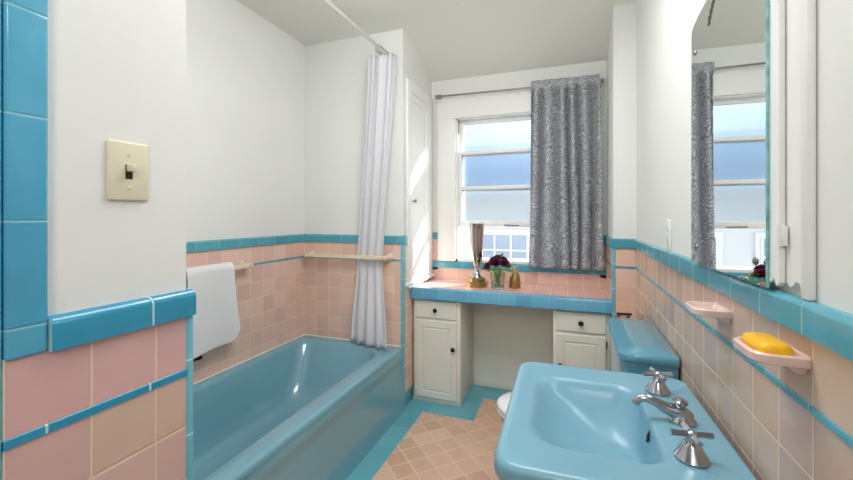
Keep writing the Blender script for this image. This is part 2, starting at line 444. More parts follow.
# ------------------------------------------------------------------ window
wd = bpy.data.objects.new('window_1', None); COL.objects.link(wd); wd.location = ((WX0+WX1)/2, YW, WZ0); struct(wd)
bm = BM()
cy0 = YW-.022
add_box(bm, -1.045, WX0+.012, cy0, YW+.005, .976, 2.30, .004); add_box(bm, WX1-.012, .205, cy0, YW+.005, .976, 2.30, .004)
add_box(bm, -1.046, .206, cy0-.003, YW+.006, WZ1-.012, 2.305, .004)
add_box(bm, -1.06, .215, YW-.03, YW+.01, 2.30, 2.325, .006)
obj('casing', bm, 'white', wd)
bm = BM()
add_box(bm, WX0-.005, WX0+.03, YW-.004, 3.30, WZ0, WZ1); add_box(bm, WX1-.03, WX1+.005, YW-.004, 3.30, WZ0, WZ1)
add_box(bm, WX0, WX1, YW-.004, 3.30, WZ1-.02, WZ1+.005); add_box(bm, WX0, WX1, YW-.004, 3.32, WZ0-.005, WZ0+.022, .004)
obj('jamb', bm, 'white', wd)
def sash(name, y0, y1, z0, z1, zm):
    x0, x1 = WX0+.03, WX1-.03
    bm = BM()
    add_box(bm, x0, x0+.028, y0, y1, z0, z1, .003); add_box(bm, x1-.028, x1, y0, y1, z0, z1, .003)
    for a, b in ((z0, z0+.045), (z1-.03, z1), (zm-.014, zm+.014)):
        add_box(bm, x0+.02, x1-.02, y0+.001, y1-.001, a, b, .003)
    s = obj(name, bm, 'white', wd)
    ym = (y0+y1)/2
    for a, b in ((z0+.04, zm-.01), (zm+.01, z1-.025)):
        box('pane', x0+.02, x1-.02, ym-.002, ym+.002, a, b, 'frost', s)
    return s
sash('upper_sash', 3.19, 3.225, 1.555, 2.145, 1.865)
sash('lower_sash', 3.145, 3.18, 1.265, 1.885, 1.58)
box('sash_lift', -.50, -.38, 3.132, 3.146, 1.272, 1.283, 'nickel', wd, .003)
for dz in (2.06, ):
    box('stop_latch', WX0+.030, WX0+.040, 3.13, 3.14, 2.03, 2.145, 'nickel', wd, .002)

# ------------------------------------------------------------------ bathtub
tb = thing('bathtub', 'blue enamel built-in bathtub in the pink tiled alcove', 'bathtub', (-1.51, 1.66, 0))
x0, x1, y0, y1, zr = XL+TH+.001, -1.103, .803, YE-TH-.002, .433
rings = [
    rrect(x0, x1, y0, y1, .004, zr-.03), rrect(x0, x1, y0, y1, .006, zr-.008), rrect(x0+.004, x1-.008, y0+.004, y1-.002, .010, zr-.001),
    rrect(x0+.010, x1-.02, y0+.01, y1-.006, .02, zr),
    rrect(x0+.035, x1-.100, y0+.07, y1-.062, (.19, .12, .10, .12), zr-.002), rrect(x0+.045, x1-.114, y0+.08, y1-.074, (.19, .12, .10, .12), zr-.010),
    rrect(x0+.055, x1-.122, y0+.09, y1-.086, (.19, .12, .10, .12), zr-.03),
    rrect(x0+.075, x1-.135, y0+.11, y1-.14, (.19, .12, .10, .12), zr-.12), rrect(x0+.10, x1-.150, y0+.13, y1-.22, (.18, .12, .10, .12), zr-.25),
    rrect(x0+.12, x1-.165, y0+.15, y1-.275, (.16, .12, .10, .12), zr-.32), rrect(x0+.15, x1-.19, y0+.18, y1-.32, (.11, .1, .08, .1), zr-.35),
    rrect(x0+.22, x1-.26, y0+.28, y1-.42, (.06, .06, .05, .05), zr-.358)]
obj('tub_basin', loft(BM(), rings, False, True), 'tub', tb, angle=60)
# apron: gently curved front skirt
prof = []
for i in range(15):
    s = i/14; z = zr-.02 - s*(zr-.02)
    prof.append((-1.112+.004*s+.028*s*s + (.012*math.sin(PI*min(1, s*5)) if s < .2 else 0), z))
prof = [(-1.16, zr-.012), (-1.112, zr-.012)]+prof[0:]+[(-1.16, 0)]
obj('apron', extrude_profile(BM(), prof, .803, 2.512, lambda a, b, s: (a, s, b)), 'tub', tb, angle=50)
bm = BM(); add_box(bm, x0-.0005, x0+.006, .805, y1+.001, zr-.002, zr+.006, .002); add_box(bm, x0, x1+.004, y1-.005, y1+.0015, zr-.002, zr+.006, .002)
add_box(bm, x1-.001, x1+.004, y1-.004, y1+.0015, .02, zr+.003, .001)
obj('caulk', bm, 'white', tb)
d = BM(); lathe(d, [(.026, 0), (.026, .003), (.018, .005)], (-1.53, 1.24, zr-.3575), 24); obj('drain', d, 'chrome', tb)

# ------------------------------------------------------------------ towel bars, towel
def bar(label, p0, p1, out, mats, r=.009):
    t = thing('towel_bar', label, 'towel bar', p0, 'ceramic towel bars in the tub alcove')
    p0, p1, out = Vector(p0), Vector(p1), Vector(out)
    d = (p1-p0).normalized()
    w = .0140
    bm = BM(); add_box(bm, min(p0.x, p1.x)-(0 if d.x else w), max(p0.x, p1.x)+(0 if d.x else w), min(p0.y, p1.y)-(0 if d.y else w), max(p0.y, p1.y)+(0 if d.y else w), p0.z-w, p0.z+w, .003); obj('bar', bm, 'ivoryceramic', t, angle=20)
    for p in (p0, p1):
        bm = BM()
        rings = []
        for s, w, h in ((1.0, .034, .032), (.92, .034, .032), (.75, .026, .025), (.45, .021, .021), (.1, .020, .020), (-.28, .020, .020), (-.36, .014, .014)):
            c = p+out*s
            side = d
            rings.append([c+side*(w*math.cos(2*PI*k/20))*.9+Vector((0, 0, 1))*(h*math.sin(2*PI*k/20))*.9 for k in range(20)])
        loft(bm, rings, True, True); obj('bracket', bm, 'pinkceramic', t)
    return t
bar('cream towel bar with pink brackets on the tub end wall, across the shower curtain', (-1.862, 2.458, 1.058), (-1.205, 2.458, 1.058), (0, .062, 0), None)
bar('cream towel bar on the long tub wall, holding the white towel', (-1.872, 1.36, 1.045), (-1.872, 1.905, 1.045), (-.058, 0, 0), None)
# folded towel hung over the bar
def towel_f(u, v):
    y = 1.46+.30*u
    L1, L2, rr = .415, .36, .0235
    s = v*(L1+L2+PI*rr)
    sag = .012*math.sin(u*5.0+.6)*min(1, 1)
    if s < L1:
        k = 1-s/L1
        z = 1.045-(L1-s); x = rr+.006+.010*math.sin(u*7+1)*k + .010*k
        y += .028*k*k*(1 if u > .5 else -.6)*abs(u-.5)*2
        if u > .82: z += k*.06*((u-.82)/.18)**2
        z += -.02*k*(1-u)
    elif s < L1+PI*rr:
        a = (s-L1)/rr; x = (rr+.006)*math.cos(a); z = 1.045+(rr+.012)*math.sin(a)
    else:
        k = (s-L1-PI*rr)/L2; z = 1.045-k*L2; x = -(rr+.006)-.004*k
    return (-1.872+x, y, z)
bm = sheet(BM(), towel_f, 30, 60)
tw = tag(sheet_obj('towel', bm, 'towel', None, .007), 'white towel folded over the cream bar on the long tub wall', 'towel')
tw.modifiers.new('soft', 'SUBSURF').levels = 1
def cloth_f(u, v):
    L1, L2, r_ = .476, .20, .0228
    q = v*(L1+L2+PI*r_); y = 1.54+.05*u
    if q < L1: return (-1.872-r_-.004*math.sin(u*6)*(1-q/L1), y, 1.045-(L1-q))
    if q < L1+PI*r_:
        a = (q-L1)/r_; return (-1.872-r_*math.cos(a), y, 1.045+r_*math.sin(a))
    return (-1.872+r_, y, 1.045-(q-L1-PI*r_))
bm = sheet(BM(), cloth_f, 6, 90)
tag(sheet_obj('washcloth', bm, 'dark', None, .0015), 'dark cloth corner peeking out below the white towel', 'washcloth')

# ------------------------------------------------------------------ shower rod and curtain
XROD, ZROD = -1.20, 2.475
t = thing('shower_rod', 'slim chrome shower curtain rod above the bathtub edge', 'curtain rod', (XROD, .82, ZROD))
obj('rod', tube(BM(), [(XROD, .81, ZROD), (XROD, YE-.004, ZROD)], .0115, 16), 'rod', t)
for y, s in ((.80, 1), (YE, -1)):
    bm = BM(); lathe(bm, [(.032, 0), (.030, .006), (.018, .012), (.016, .03)], (XROD, y+.0005*s, ZROD), 24, Matrix.Rotation(-PI/2*s, 3, 'X')); obj('flange', bm, 'chrome', t)
t = thing('shower_curtain', 'white shower curtain gathered at the far end of the tub', 'shower curtain', (XROD, 2.3, ZROD))
def smooth(k): k = max(0, min(1, k)); return k*k*(3-2*k)
def sc_f(u, v):
    # v 0 top .. 1 bottom ; u 0 = near/left .. 1 = far/right
    zt = ZROD-.030; zb = .452-.012*u
    z = lerp(zt, zb, v)
    top = (lerp(-1.290, -1.092, u), lerp(2.36, 2.43, u))
    mid = (lerp(-1.455, -1.242, u), 2.494)
    bot = (lerp(-1.485, -1.16, u), lerp(2.462, 2.405, u))
    km = (ZROD-1.058)/(ZROD-.45)
    if v < km:
        k = v/km; kk = smooth(k*.92+.04) if False else k
        a = (lerp(top[0], mid[0], kk), lerp(top[1], mid[1], kk**.8))
    else:
        k = (v-km)/(1-km); kk = smooth(k)
        a = (lerp(mid[0], bot[0], kk), lerp(mid[1], bot[1], kk))
    nar = 1-abs(v-km)*.0
    amp = .015*(1-min(1, v/km))+.006 + (.010*((v-km)/(1-km)) if v > km else 0)
    ph = 2*PI*3.8*u + .5*math.sin(3*v+u*4)
    wv = math.sin(ph)*amp
    # push across: x near the top, y lower down
    cx = smooth(1-v/km*1.15) if v < km else 0
    x = a[0]+.5*wv*math.cos(ph*.5); y = a[1]+wv-abs(amp)*.3*(1-cx)
    y = min(y, YE-.012-.003)
    if abs(z-1.058) < .05: y = max(y, 2.458+.0195)
    return (x, y, z)
bm = sheet(BM(), sc_f, 150, 60)
sheet_obj('curtain_cloth', bm, 'vinyl', t, .0015)
for i in range(7):
    y = 2.33+.13*i/6; bm = BM(); pts = []
    for k in range(17):
        a = 2*PI*k/16; pts.append((XROD+.021*math.sin(a), y+.003*math.sin(a), ZROD-.012+.026*math.cos(a)))
    tube(bm, pts, .0018, 6); obj('ring', bm, 'chrome', t)

# ------------------------------------------------------------------ light switch, outlet
t = thing('light_switch', 'ivory toggle light switch on the white pier beside blue tile', 'light switch', (XP, .467, 1.43))
box('plate', XP, XP+.006, .4335, .5015, 1.377, 1.480, 'ivory', t, .003, 3)
box('slot', XP+.004, XP+.0066, .461, .473, 1.415, 1.440, 'darkmetal', t)
tg = BM(); add_box(tg, XP+.004, XP+.020, .4625, .4715, 1.428, 1.440, .002)
obj('toggle', tg, 'ivory', t)
for z in (1.400, 1.457):
    bm = BM(); lathe(bm, [(.003, 0), (.003, .001), (.001, .0016)], (XP+.0062, .467, z), 12, Matrix.Rotation(PI/2, 3, 'Y')); obj('screw', bm, 'ivory', t)
t = thing('wall_outlet', 'white outlet plate low on the right wall between mirror and corner', 'outlet', (XR, 1.81, 1.28))
box('plate', XR-.006, XR, 1.775, 1.845, 1.222, 1.336, 'white', t, .003, 3)
for z in (1.258, 1.300): box('socket', XR-.008, XR-.004, 1.795, 1.825, z-.014, z+.014, 'seat', t, .004)

# ------------------------------------------------------------------ medicine cabinet with mirror door
t = thing('medicine_cabinet', 'white medicine cabinet with a frameless arched mirror door above the sink', 'medicine cabinet', (XR, 1.1, CAPT))
def scallop(y0, y1, z0, z1, n=24):
    """outline in (y,z) with an ogee-cut bottom"""
    p = [(y0, z1), (y0, z0+.010)]
    for i in range(n+1):
        k = i/n; y = lerp(y0, y1, k)
        p.append((y, z0+.010+.009*math.cos(k*2*PI*1.5)*(1)))
    p.append((y1, z1)); return p
def plate_yz(bm, outline, xa, xb, M=None):
    a = [bm.verts.new((M @ Vector((xa, y, z))) if M else (xa, y, z)) for y, z in outline]
    b = [bm.verts.new((M @ Vector((xb, y, z))) if M else (xb, y, z)) for y, z in outline]
    bm.faces.new(a); bm.faces.new(b[::-1])
    n = len(a)
    for i in range(n):
        j = (i+1) % n; bm.faces.new((a[i], b[i], b[j], a[j]))
    return bm
bm = BM()
plate_yz(bm, [(.826, 2.22), (.826, 1.230), (.834, 1.224), (.842, 1.236), (.852, 1.236), (.866, 1.224), (.878, 1.228), (.886, 1.236), (1.368, 1.236), (1.368, 1.885), (1.2, 1.915), (.97, 2.22)], XR-.009, XR)
obj('frame', bm, 'white', t, smooth=False)
box('casing', XR-.013, XR, .809, .828, CAPT+.0005, 2.40, 'white', t, .003)
HY, XD = .884, XR-.010                          # hinge line
DEL = R(1.2)
HM = Matrix.Translation((XD, HY, 0)) @ Matrix.Rotation(DEL, 4, 'Z') @ Matrix.Translation((-XD, -HY, 0))
bm = BM()
plate_yz(bm, [(HY, 2.0), (HY, 1.230), (HY+.010, 1.222), (HY+.018, 1.236), (HY+.030, 1.226), (1.36, 1.226), (1.36, 1.88), (1.2, 1.91), (HY+.06, 1.92)], XD-.009, XD, HM)
door = obj('door', bm, 'white', t, smooth=False)
MY0, MY1, XM = .918, 1.370, XD-.009
def mirror_outline(ins=0):
    p = [(MY0+ins, 1.2138+ins), (MY1-ins, 1.2138+ins), (MY1-ins, 1.897-ins)]
    for i in range(1, 24):
        k = i/24
        p.append((lerp(MY1-ins, MY0+ins, k), 1.897-ins+.034*math.sin(PI*k)**.6))
    p.append((MY0+ins, 1.897-ins))
    return p
bm = BM(); plate_yz(bm, mirror_outline(.0015), XM-.0056, XM-.0046, HM); obj('mirror', bm, 'mirror', door, smooth=False)
bm = BM(); plate_yz(bm, mirror_outline(0), XM-.0048, XM, HM); mb = obj('mirror_edge', bm, 'mirroredge', door, smooth=False)
for y, z in ((1.334, 1.822), (1.326, 1.260), (.96, 1.260), (.96, 1.822)):
    bm = BM(); lathe(bm, [(.0085, 0), (.0085, .001), (.005, .004), (.001, .005)], HM @ Vector((XM-.0056, y, z)), 16, Matrix.Rotation(-PI/2, 3, 'Y')); obj('screw', bm, 'nickel', door)
for s_ in (1,):
    bm = BM()
    for k in range(7):
        for w_ in (-1, 1):
            cy, cz = 1.150+s_*.010*(k+1), 1.912-.0009*k*k-.003*k
            b2 = bmesh.new(); bmesh.ops.create_circle(b2, cap_ends=True, radius=1, segments=10)
            merge(bm, b2, HM @ Matrix.Translation((XM-.00585-.00004*(k+8*(w_ > 0)), cy, cz)) @ Matrix.Rotation(s_*R(-25-9*k+w_*32), 4, 'X') @ Matrix.Rotation(-PI/2, 4, 'Y') @ Matrix.Diagonal((.0055, .015, 1, 1)))
    obj('etched_sprig', bm, 'etch', door, smooth=False)
for z in (1.315, 1.80):
    bm = BM(); tube(bm, [(XD-.010, HY-.003, z-.02), (XD-.010, HY-.003, z+.02)], .0042, 10)
    add_box(bm, XD-.0085, XD-.0005, HY-.012, HY-.001, z-.018, z+.018, .001); obj('hinge', bm, 'white', t)

# ------------------------------------------------------------------ soap dishes and soap
def soap_dish(y0, label):
    t = thing('soap_dish', label, 'soap dish', (XR-TH, y0+.055, 1.09), 'pink ceramic soap dishes on the right wall')
    ya, yb, xa, xb = y0+.001, y0+.1095, .288, XR-TH
    q = (.002, .026, .026, .002)
    rings = [rrect(xa+.062, xb, ya+.016, yb-.016, (.002, .01, .01, .002), 1.088), rrect(xa+.045, xb, ya+.010, yb-.010, (.002, .02, .02, .002), 1.0985),
             rrect(xa+.004, xb, ya+.002, yb-.002, q, 1.1015), rrect(xa, xb, ya, yb, q, 1.105), rrect(xa, xb, ya, yb, q, 1.117), rrect(xa+.004, xb, ya+.003, yb-.003, q, 1.120),
             rrect(xa+.009, xb-.006, ya+.008, yb-.008, (.004, .02, .02, .004), 1.119), rrect(xa+.016, xb-.010, ya+.014, yb-.014, (.006, .016, .016, .006), 1.108)]
    obj('dish', loft(BM(), rings, True, True), 'pinkceramic', t)
    bm = BM()
    for k in range(4):
        y = ya+.030+.016*k
        tube(bm, [(xa+.025, y, 1.1085), (xb-.02, y, 1.1085)], .0022, 8)
    obj('ridge', bm, 'pinkceramic', t)
soap_dish(.8075, 'pink ceramic soap dish holding the yellow soap on the right wall')
soap_dish(1.139, 'empty pink ceramic soap dish on the right wall, nearer the toilet')
rings = []
for z, k in ((1.1107, .80), (1.114, .95), (1.120, 1.0), (1.126, .95), (1.131, .82), (1.1335, .6)):
    w, l = .026*k, .045*(.5+.5*k)
    c = (.326, .862)
    rings.append([(p[0], p[1], p[2]) for p in rrect(c[0]-w, c[0]+w, c[1]-l, c[1]+l, min(w, l)*.62, z, 6)])
tag(obj('soap_bar', loft(BM(), rings, True, True), 'soap', angle=70), 'bright yellow soap bar lying in the near pink soap dish', 'soap')

# ------------------------------------------------------------------ washbasin with taps
SX0, SX1, SY0, SY1, SZ = -.169, .354, .836, 1.480, .824
t = thing('washbasin', 'light blue pedestal sink with chrome taps on the right wall', 'sink', (.12, 1.155, 0))
q = (.05, .055, .06, .03)
bx0, bx1, by0, by1 = -.096, .193, .958, 1.358
def sr(i, z, r=0, k=1): return rrect(SX0+i, SX1-min(i, .01), SY0+i, SY1-i, tuple(max(.004, c-i*.3) for c in q), z, 10)
bq = (.06, .075, .10, .06)
def br(i, z, dx=0): return rrect(bx0+i, bx1-i*.55+dx, by0+i, by1-i, tuple(min(c+i*.1, (by1-by0)/2-i-.001, (bx1-bx0-i*1.55)/2-.001) for c in bq), z, 10)
rings = [sr(.14, SZ-.165), sr(.09, SZ-.145), sr(.045, SZ-.112), sr(.016, SZ-.078), sr(.008, SZ-.056), sr(.010, SZ-.050), sr(.002, SZ-.044), sr(0, SZ-.03), sr(.001, SZ-.014), sr(.006, SZ-.004), sr(.014, SZ),
         sr(.026, SZ-.0005), sr(.036, SZ-.003),
         br(-.014, SZ-.004), br(-.006, SZ-.006)]
for k in range(1, 19):
    k /= 18; a = k**1.15
    xa, xb, ya, yb = bx0+.205*a, bx1-.020*a-.025*a**6, by0+.145*a, by1-.145*a
    lim = min(xb-xa, yb-ya)/2-.001
    rings.append(rrect(xa, xb, ya, yb, tuple(min(lim, lerp(c, .95*lim, min(1, 1.4*k))) for c in bq), SZ-.008-.128*(1-(1-k)**1.9), 10))
bs = obj('basin', loft(BM(), rings, True, True), 'sink', t, angle=60)
rings = [rrect(.12-a, .12+b, 1.155-c, 1.155+c, min(a, c)*.7, z) for a, b, c, z in ((.14, .18, .16, SZ-.150), (.13, .16, .13, .62), (.10, .12, .105, .50), (.09, .11, .095, .25), (.10, .12, .105, .12), (.125, .15, .13, .05), (.13, .155, .135, 0))]
obj('pedestal', loft(BM(), rings, True, True), 'sink', t, angle=60)
bm = BM(); lathe(bm, [(.018, 0), (.018, .002), (.010, .003)], (.128, 1.158, SZ-.1358), 24); obj('drain', bm, 'chrome', t)
bm = BM(); lathe(bm, [(.010, -.004), (.016, 0), (.014, .002), (.008, .0025), (.006, -.003)], (.1885, 1.15, SZ-.045), 20, Matrix.Rotation(R(-76), 3, 'Y') @ Matrix.Diagonal((1.1, .5, 1)).to_3x3()); obj('overflow', bm, 'darkmetal', t)
t.rotation_euler.z = R(1.2)
def tap(TX, y, ang):
    bm = BM()
    lathe(bm, [(.033, 0), (.0335, .004), (.030, .009), (.024, .019), (.019, .029), (.016, .035), (.0125, .038), (.0115, .044), (.010, .046)], (TX, y, SZ-.002), 28)
    p = obj('tap', bm, 'chrome', t)
    bm = BM()
    lathe(bm, [(.009, 0), (.011, .003), (.011, .013), (.008, .016), (.003, .018)], (TX, y, SZ+.042), 16)
    for k in range(4):
        a = ang+PI/2*k; dx, dy = math.cos(a), math.sin(a)
        tube(bm, [(TX+dx*r_, y+dy*r_, SZ+.051) for r_ in (.005, .012, .041, .042)], [.0058, .0064, .0074, .0060], 4)
    obj('cross_handle', bm, 'chrome', p, angle=25)
tap(.250, 1.345, R(14)); tap(.244, .998, R(6))
bm = BM()
pts = [(.290, 1.17, SZ+.010), (.270, 1.17, SZ+.018), (.250, 1.17, SZ+.022), (.228, 1.17, SZ+.029), (.208, 1.17, SZ+.040), (.190, 1.17, SZ+.046), (.174, 1.17, SZ+.044), (.165, 1.17, SZ+.036), (.163, 1.17, SZ+.028)]
tube(bm, pts, [.012, .021, .018, .0145, .0115, .0105, .0105, .0105, .010], 16)
sp = obj('spout', bm, 'chrome', t)
bm = BM(); lathe(bm, [(.030, -.002), (.031, .003), (.027, .010), (.021, .018), (.012, .026)], (.270, 1.17, SZ-.001), 28); obj('spout_base', bm, 'chrome', t)
bm = BM(); lathe(bm, [(.008, 0), (.007, .014), (.013, .019), (.0175, .025), (.0175, .031), (.012, .035), (.003, .036)], (.264, 1.165, SZ+.021), 20); obj('lift_knob', bm, 'chrome', sp)

# ------------------------------------------------------------------ toilet
t = thing('toilet', 'blue toilet with white seat behind the sink against the right wall', 'toilet', (.05, 1.87, 0))
ty0, ty1, tx0, tx1 = 1.60, 2.15, .172, .362
q = (.012, .06, .06, .012)
rings = [rrect(tx0+.02, tx1, ty0+.03, ty1-.03, q, .43), rrect(tx0+.010, tx1, ty0+.014, ty1-.014, q, .46), rrect(tx0+.008, tx1, ty0+.010, ty1-.010, q, .80), rrect(tx0+.012, tx1, ty0+.014, ty1-.014, q, .812)]
obj('tank', loft(BM(), rings, True, True), 'tank', t)
rings = [rrect(tx0+.010, tx1-.001, ty0+.012, ty1-.012, q, .813), rrect(tx0-.004, tx1, ty0-.002, ty1+.002, q, .816), rrect(tx0-.008, tx1, ty0-.006, ty1+.006, q, .822), rrect(tx0-.008, tx1, ty0-.006, ty1+.006, q, .838),
         rrect(tx0-.003, tx1, ty0-.001, ty1+.001, q, .847), rrect(tx0+.006, tx1-.004, ty0+.008, ty1-.008, q, .850), rrect(tx0+.030, tx1-.03, ty0+.035, ty1-.035, (.01, .04, .04, .01), .850),
         rrect(tx0+.036, tx1-.036, ty0+.042, ty1-.042, (.01, .04, .04, .01), .854), rrect(tx0+.07, tx1-.07, ty0+.08, ty1-.08, .01, .8545)]
obj('tank_lid', loft(BM(), rings, True, True), 'tank', t)
cy = 1.875
def bowl(cx, rx, ry, z): return ell(cx+.022, cy, rx, ry, z if z < .2 else z+.03*min(1, (z-.2)/.15), 40, .08)
rings = [bowl(.00, .20, .115, 0), bowl(.0, .195, .112, .02), bowl(.01, .16, .095, .10), bowl(-.01, .17, .11, .18), bowl(-.05, .235, .155, .28), bowl(-.075, .255, .178, .36), bowl(-.078, .258, .182, .395), bowl(-.078, .245, .17, .402), bowl(-.08, .18, .11, .40)]
obj('bowl', loft(BM(), rings, True, True), 'tank', t, angle=60)
rings = [rrect(.10, .30, cy-.11, cy+.11, .03, z) for z in (.20, .432)]
obj('tank_support', loft(BM(), rings, True, True), 'tank', t)
rings = [bowl(-.085, .25, .18, .404), bowl(-.088, .262, .19, .408), bowl(-.088, .264, .192, .418), bowl(-.088, .258, .187, .424)]
obj('seat', loft(BM(), rings, True, True), 'seat', t, angle=60)
rings = [bowl(-.088, .258, .187, .425), bowl(-.088, .264, .192, .430), bowl(-.088, .264, .192, .440), bowl(-.088, .255, .184, .448), bowl(-.088, .20, .14, .452)]
obj('seat_cover', loft(BM(), rings, True, True), 'seat', t, angle=60)
bm = BM(); add_box(bm, .145, .165, cy-.10, cy+.10, .455, .475, .006); obj('seat_hinge', bm, 'seat', t)

t = thing('toilet_paper_holder', 'empty dark metal toilet paper holder on the short tiled wall', 'toilet paper holder', (.30, YS-TH, .757))
for x in (.272, .325):
    bm = BM(); tube(bm, [(x, YS-TH, .735), (x, YS-TH-.018, .737), (x, YS-.055, .752)], [.010, .007, .006], 10); obj('bracket', bm, 'darkmetal', t)
bm = BM(); tube(bm, [(.258, YS-.06, .765), (.338, YS-.06, .768)], .0075, 12); obj('bar', bm, 'darkmetal', t)

# ------------------------------------------------------------------ vanity: two cabinets under one tiled counter
ZT, CF = .752, 2.685
def panel_front(name, x0, x1, z0, z1, par, yf, raised=True):
    bm = BM()
    o = (0, 0)
    def r4(i, y): return [(x0+i, y, z0+i), (x1-i, y, z0+i), (x1-i, y, z1-i), (x0+i, y, z1-i)]
    rings = [r4(0, yf+.018), r4(0, yf+.003), r4(.003, yf)]
    if raised: rings += [r4(.045, yf), r4(.049, yf+.006), r4(.056, yf+.006), r4(.062, yf+.003)]
    loft(bm, rings, True, True)
    return obj(name, bm, 'cream', par, angle=20)
def knob(x, z, par, yf):
    bm = BM(); lathe(bm, [(.006, 0), (.006, .010), (.014, .014), (.0165, .020), (.014, .026), (.004, .029)], (x, yf, z), 20, Matrix.Rotation(PI/2, 3, 'X')); return obj('knob', bm, 'darkmetal', par)
def cabinet(x0, x1, label, knob_right, hinges, kz=.405):
    t = thing('vanity_cabinet', label, 'cabinet', ((x0+x1)/2, CF, 0), 'cream cabinets under the tiled counter')
    bm = BM(); add_box(bm, x0, x1, CF, 3.065, .0015, ZT, .002)
    obj('carcass', bm, 'cream', t)
    fx0, fx1, yf = x0+.022, x1-.026, CF-.014
    dr = panel_front('drawer', fx0, fx1, .612, .735, t, yf, False); knob((fx0+fx1)/2, .672, dr, yf)
    dd = panel_front('door', fx0, fx1, .034, .592, t, yf, True); knob(fx1-.022 if knob_right else fx0+.022, kz, dd, yf)
    for a in (.545, .10):
        xx = fx0-.003 if knob_right else fx1+.003
        bm = BM(); tube(bm, [(xx, yf+.004, a-.022), (xx, yf+.004, a+.022)], .004, 8)
        obj('hinge', bm, hinges, t)
cabinet(-1.088, -.732, 'cream vanity cabinet under the left end of the counter', True, 'cream')
cabinet(-.108, .232, 'cream vanity cabinet under the right end of the counter, behind the toilet', False, 'darkmetal', .39)
t = thing('countertop', 'pink tiled countertop with blue tile edge below the window', 'countertop', (-.43, 2.9, ZT))
box('top_tile', XNL+.001, XNR-TH-.001, 2.66, YW-TH-.001, ZT+.001, .828, 'tile_top', t)
bm = BM(); pr = [(2.665, ZT-.004), (2.645, ZT-.004), (2.640, ZT+.002), (2.640, .818), (2.643, .826), (2.650, .8305), (2.690, .8305), (2.690, .82), (2.665, .82)]
extrude_profile(bm, pr, XNL+.001, XNR-TH-.001, lambda a, b, s: (s, a, b)); obj('edge_tile', bm, 'edge', t)

# ------------------------------------------------------------------ cupboard in the niche
t = thing('wall_cupboard', 'tall white panelled cupboard in the niche left of the window', 'cupboard', (XNL, 2.82, .86))
bm = BM()
xa, xb = XNL-.004, XNL+.016
add_box(bm, xa, xb, 2.565, 2.635, .87, 2.33, .003); add_box(bm, xa, xb, 3.02, 3.10, .87, 2.33, .003); add_box(bm, xa, xb-.001, 2.634, 3.021, 2.25, 2.329)
obj('frame', bm, 'white', t)
box('ledge', xa, XNL+.034, 2.555, 3.10, .845, .872, 'white', t, .006, 3)
bm = BM()
def r4(i, x): return [(x, 2.637+i, .875+i), (x, 3.018-i, .875+i), (x, 3.018-i, 2.247-i), (x, 2.637+i, 2.247-i)]
loft(bm, [r4(0, xa), r4(0, xb-.004), r4(.003, xb-.001), r4(.055, xb-.001), r4(.060, xb-.009), r4(.075, xb-.009)], True, True)
dr = obj('door', bm, 'white', t, angle=20)
bm = BM(); lathe(bm, [(.005, 0), (.005, .012), (.012, .016), (.013, .022), (.009, .027), (.002, .028)], (xb-.001, 2.665, 1.46), 16, Matrix.Rotation(PI/2, 3, 'Y')); obj('knob', bm, 'nickel', dr)

# ------------------------------------------------------------------ window curtain and rod
ZR2, YR2 = 2.322, 3.055
t = thing('curtain_rod', 'thin dark nickel curtain rod across the top of the window', 'curtain rod', (-.42, YR2, ZR2))
def rodz(x): return ZR2+.022*(-(x+.4))*.6
obj('rod', tube(BM(), [(-1.03, YR2, rodz(-1.03)), (.205, YR2, rodz(.205))], .0075, 12), 'nickel', t)
for x in (-1.025, .19):
    z = rodz(x); bm = BM(); add_box(bm, x-.016, x+.016, YW-.028, YW-.022, z-.03, z+.03, .003); add_box(bm, x-.006, x+.006, YR2, YW-.024, z-.008, z+.006, .002); obj('bracket', bm, 'nickel', t)
for x, s in ((-1.03, -1), (.205, 1)):
    bm = BM(); lathe(bm, [(.0075, 0), (.016, .002), (.017, .010), (.012, .016), (.003, .018)], (x, YR2, rodz(x)), 16, Matrix.Rotation(PI/2*s, 3, 'Y')); obj('finial', bm, 'nickel', t)
def cur_f(u, v):
    x = lerp(lerp(-.285, -.308, v), lerp(.195, .222, v), u)
    x += .010*math.sin(u*9+v*3)*v
    z = lerp(rodz(x)+.045, .962, v)
    amp = .030+.012*v
    ph = 2*PI*6*(u+.03*math.sin(u*11)) + .6*math.sin(v*2.2+u*5)
    y = YR2 + math.sin(ph)*amp*(1 if u < .93 else 1) - .010*v + .012*(1-v)
    x += .010*math.cos(ph)*(.4+.6*v)
    if v < .03: y = YR2-.012+math.sin(ph)*.010
    if abs(z-rodz(x)) < .03: y = YR2 - .013 + .5*(y-YR2-.0)*.4
    z += -.006*math.sin(ph) if v > .98 else 0
    return (x, y, z)
bm = sheet(BM(), cur_f, 180, 70, (1.0, 1.40))
tag(sheet_obj('window_curtain', bm, 'paisley', None, .0018), 'grey and white paisley curtain hanging on the right half of the window', 'curtain')

